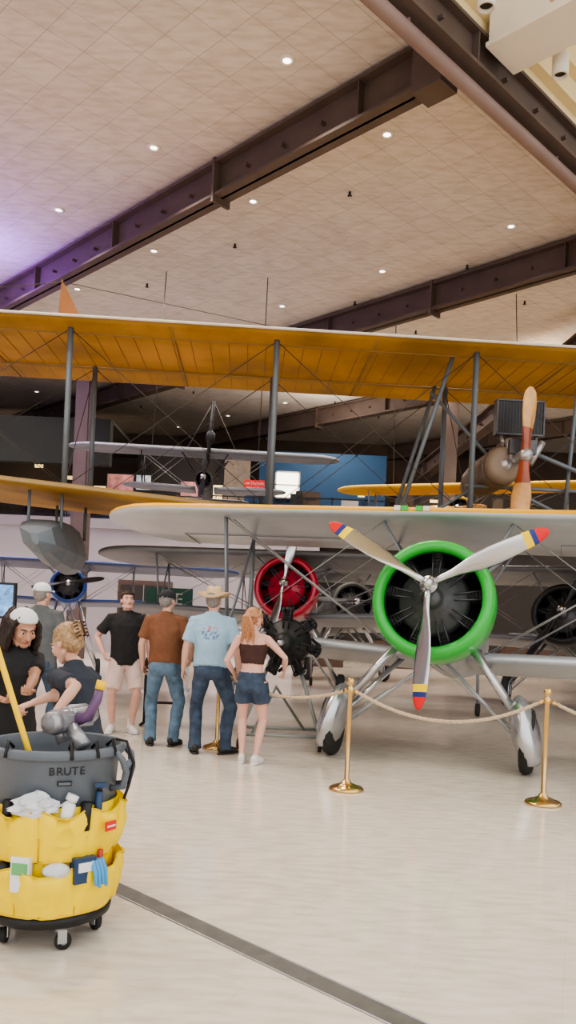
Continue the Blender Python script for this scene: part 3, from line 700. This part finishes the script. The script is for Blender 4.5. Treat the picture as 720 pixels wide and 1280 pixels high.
# ------------------------------------------------------------ people
def fuse(src,vox,it,dst,cloth=(),retag=None,disp=.006,dsc=7):
    me=src.mesh('tmp'); ob=bpy.data.objects.new('tmp',me); col.objects.link(ob)
    r=ob.modifiers.new('r','REMESH'); r.mode='VOXEL'; r.voxel_size=vox
    s_=ob.modifiers.new('s','SMOOTH'); s_.factor=.5; s_.iterations=it
    dg=bpy.context.evaluated_depsgraph_get(); m2=bpy.data.meshes.new_from_object(ob.evaluated_get(dg))
    bv=BVHTree.FromPolygons([tuple(v.co) for v in me.vertices],[tuple(p.vertices) for p in me.polygons])
    tags=[p.material_index for p in me.polygons]; ms=[]; vt={}
    cs=[V(v.co) for v in m2.vertices]
    fs=[tuple(p.vertices) for p in m2.polygons]
    for p in m2.polygons:
        c=p.center; h=bv.find_nearest(c); t=src.mats[tags[h[2]]] if h[2] is not None else src.mats[0]
        if retag: t=retag(c,p.normal,t)
        ms.append(t)
        if t in cloth:
            for v in p.vertices: vt[v]=1
    nor=[V(v.normal) for v in m2.vertices]
    for i in vt:
        c=cs[i]; k=noise.noise(V((c.x*dsc,c.y*dsc,c.z*dsc*.8)))+.6*noise.noise(V((c.x*dsc*2.6+c.z*8,c.y*dsc*2.6,c.z*dsc*1.6)))
        cs[i]=c+nor[i]*k*disp
    dst.add(cs,fs,ms,True)
    bpy.data.objects.remove(ob); bpy.data.meshes.remove(me); bpy.data.meshes.remove(m2)
def ik(a,b,l1,l2,pole):
    a=V(a);b=V(b); d=b-a; L=min(d.length,l1+l2-.002); dn=d.normalized(); x=(l1*l1-l2*l2+L*L)/(2*L); h=math.sqrt(max(l1*l1-x*x,0))
    p=V(pole); p=p-dn*p.dot(dn); p.normalize(); return a+dn*x+p*h, a+dn*L
def hand(dst,wr,d,pn,sgn,skin,curl=25,vox=.004):
    d=V(d).normalized(); pn=V(pn); pn=(pn-d*pn.dot(d)).normalized(); w=d.cross(pn)*sgn
    b=Bd()
    b.tube([wr-d*.04,wr,wr+d*.03,wr+d*.06,wr+d*.088],[(.024,.02),(.026,.018),(.036,.017),(.041,.016),(.038,.013)],skin,12,ref=w,rnd_=True)
    for i,(o,l) in enumerate(((.029,.068),(.010,.078),(-.010,.073),(-.028,.057))):
        p=wr+d*.08+w*o; pts=[p-d*.02,p]; cu=0; 
        for j,f in enumerate((.42,.33,.25)):
            cu+=curl*(1+.15*i); dd=d*math.cos(rad(cu))+pn*math.sin(rad(cu)); p=p+dd*l*f; pts.append(p)
        b.tube(pts,[.0095,.0095,.009,.0082,.007],skin,8,rnd_=True)
    p=wr+d*.02+w*.024; d2=(d*.75+w*.6+pn*.25).normalized(); d3=(d*.9+w*.2+pn*.35).normalized()
    b.tube([p-d2*.01,p+d2*.035,p+d2*.035+d3*.028,p+d2*.035+d3*.05],[.014,.012,.010,.008],skin,8,rnd_=True)
    fuse(b,vox,2,dst)
def person(name,loc,yaw,H,o):
    k=H/1.75; M=M4(loc,0,0,yaw,k); Mi=M.inverted()
    fem=o.get('fem',False); skin=o['skin']; shirt=o['shirt']; pants=o['pants']; shoe=o['shoe']; hairm=o['hairm']
    lean=rad(o.get('lean',0)); piv=V((0,0,.95)); RL=Matrix.Rotation(-lean,3,'X')
    hs=o.get('hipshift',(0,0)); HS=V((hs[0],hs[1],-o.get('drop',0)))
    def up(p): return piv+RL@(V(p)-piv)+HS
    F=Bd(M); B=Bd()
    bel=o.get('belly',0); tube_top=o.get('tube',False)
    if fem: T=[(.84,.165,.115,0),(.92,.165,.118,0),(1.04,.128,.095,0),(1.12,.125,.095,.005),(1.22,.145,.108,.012),(1.30,.155,.112,.014),(1.38,.158,.095,0),(1.43,.14,.075,-.005),(1.47,.07,.055,-.01),(1.50,.045,.045,-.01)]
    else: T=[(.84,.165,.118,0),(.92,.168,.122,0),(1.02,.165,.122+bel*.6,bel*.5),(1.12,.165,.125+bel,bel*.7),(1.22,.175,.128+bel*.6,bel*.4),(1.33,.188,.125,.005),(1.40,.185,.105,0),(1.445,.15,.085,-.008),(1.48,.085,.065,-.012),(1.51,.055,.055,-.012)]
    if tube_top:
        B.tube([up((0,y,z)) for z,rx,ry,y in T],[(rx*.95,ry*.97) for z,rx,ry,y in T],skin,24)
        B.tube([up((0,y,z)) for z,rx,ry,y in T if 1.10<z<1.36],[(rx+.008,ry+.008) for z,rx,ry,y in T if 1.10<z<1.36],shirt,24)
        B.tube([up((0,.01,1.34)),up((0,.014,1.30))],[(.163,.108),(.165,.122)],shirt,24)
    else:
        hem=o.get('hem',.86); ex=o.get('loose',.012)
        TT=[t for t in T if t[0]>hem-.03]
        B.tube([up((0,y,z)) for z,rx,ry,y in TT],[(rx+ex*(1 if z<1.4 else .4),ry+ex*(1 if z<1.4 else .4)) for z,rx,ry,y in TT],shirt,24)
    B.tube([V((0,0,z))+HS for z in(.79,.86,.94,1.02)],[(.13,.09),(.172,.122),(.168,.118),(.145,.105)] if fem else [(.13,.09),(.168,.12),(.166,.12),(.155,.11)],pants,24,rnd_=False)
    for sg in(-1,1): B.ell(V((sg*.075,-.055,.87))+HS,(.088,.082,.095),pants)
    pl=o.get('plen',1.0); lo=o.get('pflare',0)
    for sg,(fx,fy,fa) in zip((-1,1),o.get('feet',((-.12,0,-12),(.12,0,12)))):
        fd=Matrix.Rotation(rad(-fa),3,'Z')@V((0,1,0))
        hip=V((sg*.088,0,.89))+HS; an=V((fx,fy,.085)); kn,an2=ik(hip,an,.425,.42,fd*1.0+V((sg*.15,0,0)))
        path=[hip+V((0,0,.02)),hip.lerp(kn,.35),hip.lerp(kn,.7),kn,kn.lerp(an,.25)-fd*.012,kn.lerp(an,.45)-fd*.012,kn.lerp(an,.8),an-V((0,0,.01))]
        rs=[.086,.082,.066,.052,.054,.054,.038,.034] if not fem else [.088,.082,.064,.050,.050,.048,.034,.030]
        if pl<1: B.tube(path,rs,skin,14,rnd_=True)
        if pl>=1: 
            rr=[.098,.092,.078,.070,.070,.069,.066,.070]; B.tube(path[:-1]+[an-V((0,0,.035))],rr,pants,16)
        else:
            pts=[path[0],hip.lerp(kn,.3),hip.lerp(kn,pl)]
            B.tube(pts,[.102,.098+lo*.4,.088+lo] ,pants,18)
        sk=o.get('sock')
        if sk: B.tube([an+V((0,0,.09)),an-V((0,0,.02))],[.044,.042],sk,12)
        side=V((fd.y,-fd.x,0)); a0=V((an.x,an.y,0))
        B.tube([a0-fd*.075+V((0,0,.045)),a0-fd*.05+V((0,0,.055)),a0+V((0,0,.06)),a0+fd*.06+V((0,0,.05)),a0+fd*.12+V((0,0,.038)),a0+fd*.17+V((0,0,.032)),a0+fd*.19+V((0,0,.028))],[(.026,.035),(.038,.05),(.042,.056),(.044,.045),(.050,.034),(.042,.028),(.022,.018)],shoe,14,ref=side)
        F.tube([a0-fd*.085+V((0,0,.012)),a0-fd*.06+V((0,0,.012)),a0+fd*.0+V((0,0,.012)),a0+fd*.12+V((0,0,.012)),a0+fd*.18+V((0,0,.014)),a0+fd*.205+V((0,0,.016))],[(.02,.012),(.042,.012),(.043,.012),(.053,.012),(.042,.012),(.015,.010)],o.get('sole',pw),14,ref=side)
    W=o.get('hands'); WW=o.get('handsW'); wl=[]
    for i,sg in enumerate((-1,1)):
        sh=up((sg*(.165 if fem else .192),-.005,1.405 if not fem else 1.395)); inn=up((sg*.10,-.005,1.415))
        if WW and WW[i] is not None: wr=Mi@V(WW[i])
        else: wr=V(W[i]) if W and W[i] is not None else V((sg*.27,.05,.89))
        pole=V(o.get('poles',((-.5,-1,0),(.5,-1,0)))[i])
        el,wr=ik(sh,wr,.285,.25,pole)
        q=.92 if fem else 1.0; aw=o.get('arm',1.0)*q
        B.tube([inn,sh,sh.lerp(el,.35),sh.lerp(el,.75),el,el.lerp(wr,.3),el.lerp(wr,.7),wr],[.05*aw,.056*aw,.050*aw,.041*aw,.038*aw,.041*aw,.032*aw,.025*aw],skin,14,rnd_=True)
        if not tube_top:
            sl=o.get('sleeve',.62); d=sh.lerp(el,sl)
            B.tube([inn,sh,sh.lerp(el,sl*.5),d],[.066*q,.070*q,.068*q,.071*q],shirt,16)
        wl.append((el,wr))
    cloth=(shirt,pants)
    fuse(B,o.get('vox',.0095),3,F,cloth,o.get('retag'),o.get('disp',.010))
    for i,sg in enumerate((-1,1)):
        el,wr=wl[i]; d=(wr-el).normalized(); hd=o.get('hdir',(None,None))[i]; pn=o.get('palm',(None,None))[i]
        if pn is None: pn=V((-sg,0,0))
        dd=d if hd is None else V(hd)
        wv=dd.cross(V(pn)); s1=1 if wv.y+wv.z*.5>0 else -1
        hand(F,wr,dd,pn,s1,skin,o.get('curl',22))
    hy,hp=o.get('head',(0,0)); hroll=o.get('hroll',0); HSc=o.get('hscale',1.0)
    hc=up((0,.012,1.625)) if lean==0 else up((0,.02,1.62))
    HM=Matrix.Translation(hc+V((0,0,-.06)))@Euler((rad(hp),rad(hroll),rad(hy)),'XYZ').to_matrix().to_4x4()@Matrix.Scale(HSc,4)@Matrix.Translation((0,0,.06))
    Hb=Bd()
    Hb.tube([up((0,-.02,1.44)),up((0,-.015,1.50)),hc+V((0,-.005,-.08)),hc+V((0,.0,-.03))],[.062 if not fem else .05,.052 if not fem else .043,.052 if not fem else .040,.04],skin,16)
    Hb.M=HM
    Hb.ell((0,-.012,.035),(.076,.094,.085),skin,20,12); Hb.ell((0,.03,-.02),(.062,.066,.082),skin,18,12); Hb.ell((0,.062,-.088),(.030,.026,.022),skin)
    Hb.tube([(-.052,-.005,-.055),(-.03,.05,-.09),(.03,.05,-.09),(.052,-.005,-.055)],[.02,.022,.022,.02],skin,10,rnd_=True)
    Hb.ell((0,.076,.028),(.045,.02,.012),skin)
    Hb.tube([(0,.086,.015),(0,.104,-.012),(0,.112,-.026)],[.008,.0105,.013],skin,10,rnd_=True)
    for sg in(-1,1):
        Hb.ell((sg*.010,.098,-.03),(.009,.011,.008),skin,8,6); Hb.ell((sg*.037,.07,-.02),(.024,.02,.022),skin)
        Hb.ell((sg*.076,-.008,-.002),(.010,.019,.031),skin,10,8)
    Hb.ell((0,.088,-.052),(.024,.013,.013),skin)
    ht=o.get('hair','short')
    Hb.ell((0,-.024,.044),(.083,.096,.086),hairm,20,12)
    Hb.ell((0,-.05,.0),(.075,.066,.075),hairm,16,10)
    if ht in('curly',):
        for i in range(34):
            a=rnd.uniform(0,2*pi); e=rnd.uniform(.15,1.4); p=V((math.cos(a)*math.cos(e)*.08,-.02+math.sin(a)*math.cos(e)*.09,.05+math.sin(e)*.085))
            if p.y>.05 and p.z<.085: continue
            Hb.ell(p,(.02,.02,.018),hairm,8,6)
        Hb.ell((0,.055,.085),(.055,.035,.028),hairm)
    if ht=='long':
        for sg in(-1,1):
            for q in range(6):
                Hb.tube([(sg*.045,.035-.03*q,.09),(sg*.088,.035-.026*q,.03),(sg*.098,.03-.022*q,-.05),(sg*(.098+.008*(q%2)),.03-.018*q,-.14),(sg*(.088-.01*(q%2)),.04-.018*q,-.23),(sg*.075,.05-.018*q,-.30+.025*(q%3))],[.018,.022,.026,.026,.022,.008],hairm,8,rnd_=True)
        Hb.tube([(0,-.08,.05),(0,-.10,-.05),(0,-.09,-.2),(0,-.08,-.28)],[(.07,.03),(.085,.035),(.07,.03),(.04,.02)],hairm,14)
    if ht=='pony':
        Hb.ell((0,-.10,.05),(.035,.035,.035),hairm)
        for q in range(13):
            x=-.05+.0085*q; ph=q*1.3
            Hb.tube([(x*.3,-.09,.06),(x*.8+.02,-.145,.03),(x*1.4+.035+.012*math.sin(ph),-.155,-.04),(x*1.9+.04+.016*math.sin(ph+1),-.145,-.11),(x*2.1+.03+.018*math.sin(ph+2),-.135,-.18),(x*2.2+.02,-.14,-.25-.03*math.sin(ph))],[.018,.02,.017,.015,.012,.004],hairm,8,rnd_=True)
        for sg in(-1,1):
            Hb.tube([(sg*.04,.06,.085),(sg*.075,.02,.05),(sg*.08,-.03,.02),(sg*.05,-.09,.03)],[.014,.018,.02,.02],hairm,8,rnd_=True)
            Hb.tube([(sg*.07,.045,.05),(sg*.08,.05,-.02),(sg*.075,.055,-.08)],[.008,.007,.003],hairm,6,rnd_=True)
    if ht=='clip':
        for sg in(-1,1):
            for q in range(4): Hb.tube([(sg*(.02+.012*q),.05-.01*q,.105-.016*q),(sg*(.062+.005*q),.0,.075-.02*q),(sg*.06,-.06,.04-.01*q),(0,-.105,.05)],[.008,.014,.016,.014],hairm,8,rnd_=True)
        for q in range(6): Hb.tube([(0,-.1,-.02+.005*q),(-.03+.012*q,-.13,.03),(-.025+.01*q,-.125,.08+.008*(q%3))],[.02,.024,.012],hairm,8,rnd_=True)
    fuse(Hb,o.get('hvox',.0055),2,F,(hairm,),None,.004,38)
    S=F.M; F.M=S@HM
    ew=mat('eye_white',(.8,.78,.76),.2); ir=mat('iris_brown',(.05,.03,.02),.2); lip=mat('lip',(.45,.16,.14),.5); brow=o.get('browm',hairm)
    for sg in(-1,1):
        F.ell((sg*.030,.081,.008),(.014,.010,.0085),ew,12,8); F.ell((sg*.030,.0895,.007),(.0062,.003,.0062),ir,10,6)
        F.tube([(sg*.015,.089,.0135),(sg*.030,.0925,.0175),(sg*.044,.085,.0125)],[.0028,.0034,.0025],skin,6)
        F.tube([(sg*.014,.094,.028),(sg*.030,.093,.034),(sg*.048,.083,.029)],[.0035,.004,.0025],brow,6,rnd_=True)
    F.tube([(-.022,.090,-.053),(-.008,.101,-.050),(.008,.101,-.050),(.022,.090,-.053)],[.002,.0045,.0045,.002],lip,8,rnd_=True)
    F.tube([(-.019,.090,-.057),(0,.100,-.0585),(.019,.090,-.057)],[.002,.0055,.002],lip,8,rnd_=True)
    hat=o.get('hat'); hm=o.get('hatm')
    if hat=='cap':
        rings=[]
        for z,f in((.035,1.0),(.06,1.0),(.085,.93),(.108,.78),(.123,.55),(.131,.28),(.133,.03)):
            rings.append([V((math.cos(a)*.089*f,-.014+math.sin(a)*.106*f,z)) for a in [2*pi*i/24 for i in range(24)]])
        F.loft(rings,hm); F.ell((0,-.014,.134),(.007,.007,.004),hm,8,5)
        top=[]
        for i in range(13):
            a=rad(25+130*i/12)
            top.append((V((math.cos(a)*.085,-.014+math.sin(a)*.1,.05)),V((math.cos(a)*.082,.03+math.sin(a)*.14,.048-.02*math.cos(a)**2))))
        vs=[];fs=[]
        for a_,c_ in top: vs+=[a_,c_,a_-V((0,0,.005)),c_-V((0,0,.005))]
        for i in range(12):
            j=i*4; fs+=[[j,j+4,j+5,j+1],[j+2,j+3,j+7,j+6],[j+1,j+5,j+7,j+3]]
        F.add(vs,fs,hm)
    if hat=='cowboy':
        rings=[]
        for z,r_,brim in((.052,.175,1),(.046,.165,1),(.042,.13,1),(.042,.10,1),(.05,.092,0),(.09,.088,0),(.13,.08,0),(.155,.070,0),(.158,.05,0),(.145,.02,0),(.143,.002,0)):
            ring=[]
            for i in range(32):
                a=2*pi*i/32; x=math.cos(a)*r_*(1.0 if brim else .96); y=-.012+math.sin(a)*r_*(1.08 if not brim else 1.05)
                zz=z+(.045*(abs(x)/.175)**2.2-.018*(abs(y)/.18)**2 if brim else (-.02*math.exp(-(x/.02)**2) if z>.15 else 0))
                ring.append(V((x,y,zz)))
            rings.append(ring)
        F.loft(rings,hm); F.loft([[V((q.x,q.y,q.z-.005)) for q in rings[0]],[V((q.x,q.y,q.z-.005)) for q in rings[3]]],hm,caps=False)
        F.lathe([(.094,.05),(.094,.07)],o['bandm'],(0,-.012,0),seg=28)
    if hat=='band':
        rings=[]
        for e,f in((.20,1.0),(.35,1.035),(.7,1.04),(1.05,1.03),(1.35,1.01),(1.55,1.0)):
            rings.append([V((math.cos(a)*math.cos(e)*.090*f,-.018+math.sin(a)*math.cos(e)*.106*f,.040+math.sin(e)*.094*f+.012*math.sin(a)*math.cos(e))) for a in [2*pi*i/30 for i in range(30)]])
        F.loft(rings,hm)
    if o.get('clipm'):
        cm=o['clipm']
        for q in range(5):
            for sg in(-1,1): F.tube([(sg*.01,-.135,.09-.022*q),(sg*.035,-.155,.085-.022*q),(sg*.045,-.13,.08-.022*q)],[.005,.005,.003],cm,6)
        F.tube([(0,-.158,.1),(0,-.162,0)],.006,cm,6)
    F.M=S
    return F.done(name,loc=loc,recalc=False)
sk1=mat('skin_light',(.62,.36,.27),.5,0,.05,12); sk2=mat('skin_pink',(.70,.40,.32),.5,0,.05,12); sk3=mat('skin_tan',(.50,.27,.18),.5,0,.05,12)
hbr=mat('hair_brown',(.045,.022,.012),.5,0,.4,60); hbk=mat('hair_black',(.02,.010,.008),.45,0,.4,60); hgr=mat('hair_gray',(.22,.20,.19),.6,0,.3,60)
hst=mat('hair_strawberry',(.42,.20,.10),.45,0,.35,60); hbl=mat('hair_blond',(.36,.23,.12),.45,0,.45,60)
tblk=mat('tee_black',(.018,.018,.02),.85,0,.15,20); tbrn=mat('tee_brown',(.19,.08,.04),.85,0,.1,20); tblue=mat('tee_lightblue',(.32,.50,.64),.85,0,.06,20)
tprint=mat('tee_print',(.16,.22,.42),.8,0,.5,60); tprint2=mat('tee_print_red',(.55,.22,.25),.8,0,.4,60)
tgray=mat('tee_gray',(.10,.11,.115),.85,0,.1,20); navy=mat('polo_navy',(.028,.036,.052),.8,0,.12,20); tb=mat('top_brown',(.055,.022,.018),.8,0,.15,20)
jean=mat('denim',(.11,.18,.26),.85,0,.35,10,bump=.1,bscale=200); jeand=mat('denim_dark',(.045,.07,.115),.85,0,.45,10,bump=.1,bscale=200)
short_p=mat('shorts_pink',(.72,.54,.50),.8,0,.06,10); slack=mat('slacks_black',(.015,.015,.018),.8)
shw=mat('shoe_white',(.72,.70,.68),.6); shb=mat('shoe_black',(.025,.022,.02),.5); sko=mat('sock_white',(.8,.78,.76),.8)
capk=mat('cap_black',(.02,.02,.025),.8); capw=mat('cap_white',(.72,.74,.76),.8); straw=mat('straw',(.66,.47,.27),.75,0,.15,80,bump=.3,bscale=150); hb=mat('hat_band',(.12,.06,.03),.7)

person('standing_teen',(-1.98,9.85,0),195,1.74,dict(skin=sk2,shirt=tblk,pants=short_p,shoe=shw,sock=sko,hairm=hbr,hair='curly',plen=.86,pflare=.012,hem=.86,loose=.02,sleeve=.72,head=(10,14),
   hands=((-.30,.02,.90),(.27,.10,.98)),poles=((-.6,-1,0),(1,-.8,0)),feet=((-.10,.02,-18),(.13,-.02,15)),hvox=.005))
person('standing_man',(-1.36,8.98,0),-6,1.75,dict(skin=sk1,shirt=tbrn,pants=jean,shoe=shb,sole=shb,hairm=hgr,hat='cap',hatm=capk,belly=.05,hem=.90,loose=.022,sleeve=.75,head=(-18,-2),
   hands=((-.27,.06,.90),(.25,.16,.98)),feet=((-.13,0,-20),(.12,.03,14))))
def rt(c,n,t):
    if t is tblue and c.y<-.05 and 1.16<c.z<1.40 and abs(c.x)<.11:
        e=(c.x/.10)**2+((c.z-1.29)/.075)**2
        q=noise.noise(V((c.x*32,0,c.z*42)))
        if e<1 and q>.05: return tprint if c.z<1.31 else tprint2
    return t
person('standing_man',(-.80,8.57,0),-4,1.77,dict(skin=sk1,shirt=tblue,pants=jeand,shoe=shb,sole=shb,hairm=hgr,hat='cowboy',hatm=straw,bandm=hb,belly=.05,hem=.88,loose=.03,sleeve=.8,head=(-6,0),retag=rt,
   hands=((-.30,.02,.89),(.29,.02,.90)),feet=((-.14,.02,-16),(.17,.05,38))))
person('standing_woman',(-.34,8.15,0),-10,1.59,dict(fem=True,tube=True,skin=sk2,shirt=tb,pants=jeand,shoe=shw,hairm=hst,hair='pony',plen=.50,pflare=.014,head=(-32,4),arm=.95,
   hands=((-.235,.12,.98),(.33,.20,1.04)),poles=((-.6,-1,0),(1,-.8,-.1)),feet=((-.08,0,-6),(.085,-.04,10)),hvox=.005))
person('standing_man',(-2.68,8.7,0),-8,1.76,dict(skin=sk1,shirt=tgray,pants=jeand,shoe=shb,hairm=hgr,hat='cap',hatm=capw,belly=.03,loose=.022,sleeve=.75,head=(-14,0)))
person('cleaner_woman',(-1.10,4.38,0),56,1.42,dict(fem=True,skin=sk1,shirt=navy,pants=slack,shoe=shb,sole=shb,hairm=hbl,hair='clip',clipm=tb,sleeve=.75,loose=.028,lean=12,head=(4,-24),vox=.008,hvox=.0045,hscale=1.12,
   handsW=((-1.14,3.99,.975),(-1.38,4.10,.96)),poles=((-.6,-1,-.4),(.6,-1,-.4)),curl=42,palm=((.2,0,-1),(0,0,-1))))
person('cleaner_woman',(-1.66,4.88,0),-132,1.48,dict(fem=True,skin=sk3,shirt=tblk,pants=slack,shoe=shb,sole=shb,hairm=hbk,hair='long',hat='band',hatm=capw,sleeve=.7,loose=.028,lean=6,head=(-8,-24),vox=.008,hvox=.0045,hscale=1.1,
   handsW=((-1.45,4.52,1.02),(-1.60,4.48,.98)),poles=((-.9,-.8,-.4),(.9,-.8,-.4)),curl=35,palm=((0,0,1),(0,0,1))))

# ------------------------------------------------------------ light
w=bpy.data.worlds.new('World'); sc.world=w; w.use_nodes=True
w.node_tree.nodes['Background'].inputs[0].default_value=(1,.97,.94,1); w.node_tree.nodes['Background'].inputs[1].default_value=1.6
def pl(name,loc,e,c,r=.5):
    l=bpy.data.lights.new(name,'POINT'); l.energy=e; l.color=c; l.shadow_soft_size=r; o=bpy.data.objects.new(name,l); o.location=loc; col.objects.link(o)
pl('violet_uplight',(-7.8,18.5,8.7),260,(.38,.15,1),.3)
pl('violet_uplight',(-9.5,15.5,8.7),220,(.38,.15,1),.3)
pl('mezzanine_lamp',(-11,31.5,6.6),120,(1,.7,.45),.2); pl('exhibit_lamp',(1,29,8.5),200,(1,.85,.7),.2); pl('hall_lamp',(7,25,8.5),350,(1,.75,.5),.2)

# ------------------------------------------------------------ camera
cd=bpy.data.cameras.new('Camera'); cam=bpy.data.objects.new('Camera',cd); col.objects.link(cam); sc.camera=cam
cam.location=(0,0,1.5); cam.rotation_euler=(rad(90),rad(-2.5),0)
cd.sensor_fit='VERTICAL'; cd.sensor_height=36; cd.sensor_width=36; cd.lens=28.125; cd.shift_y=132/1280; cd.clip_end=200
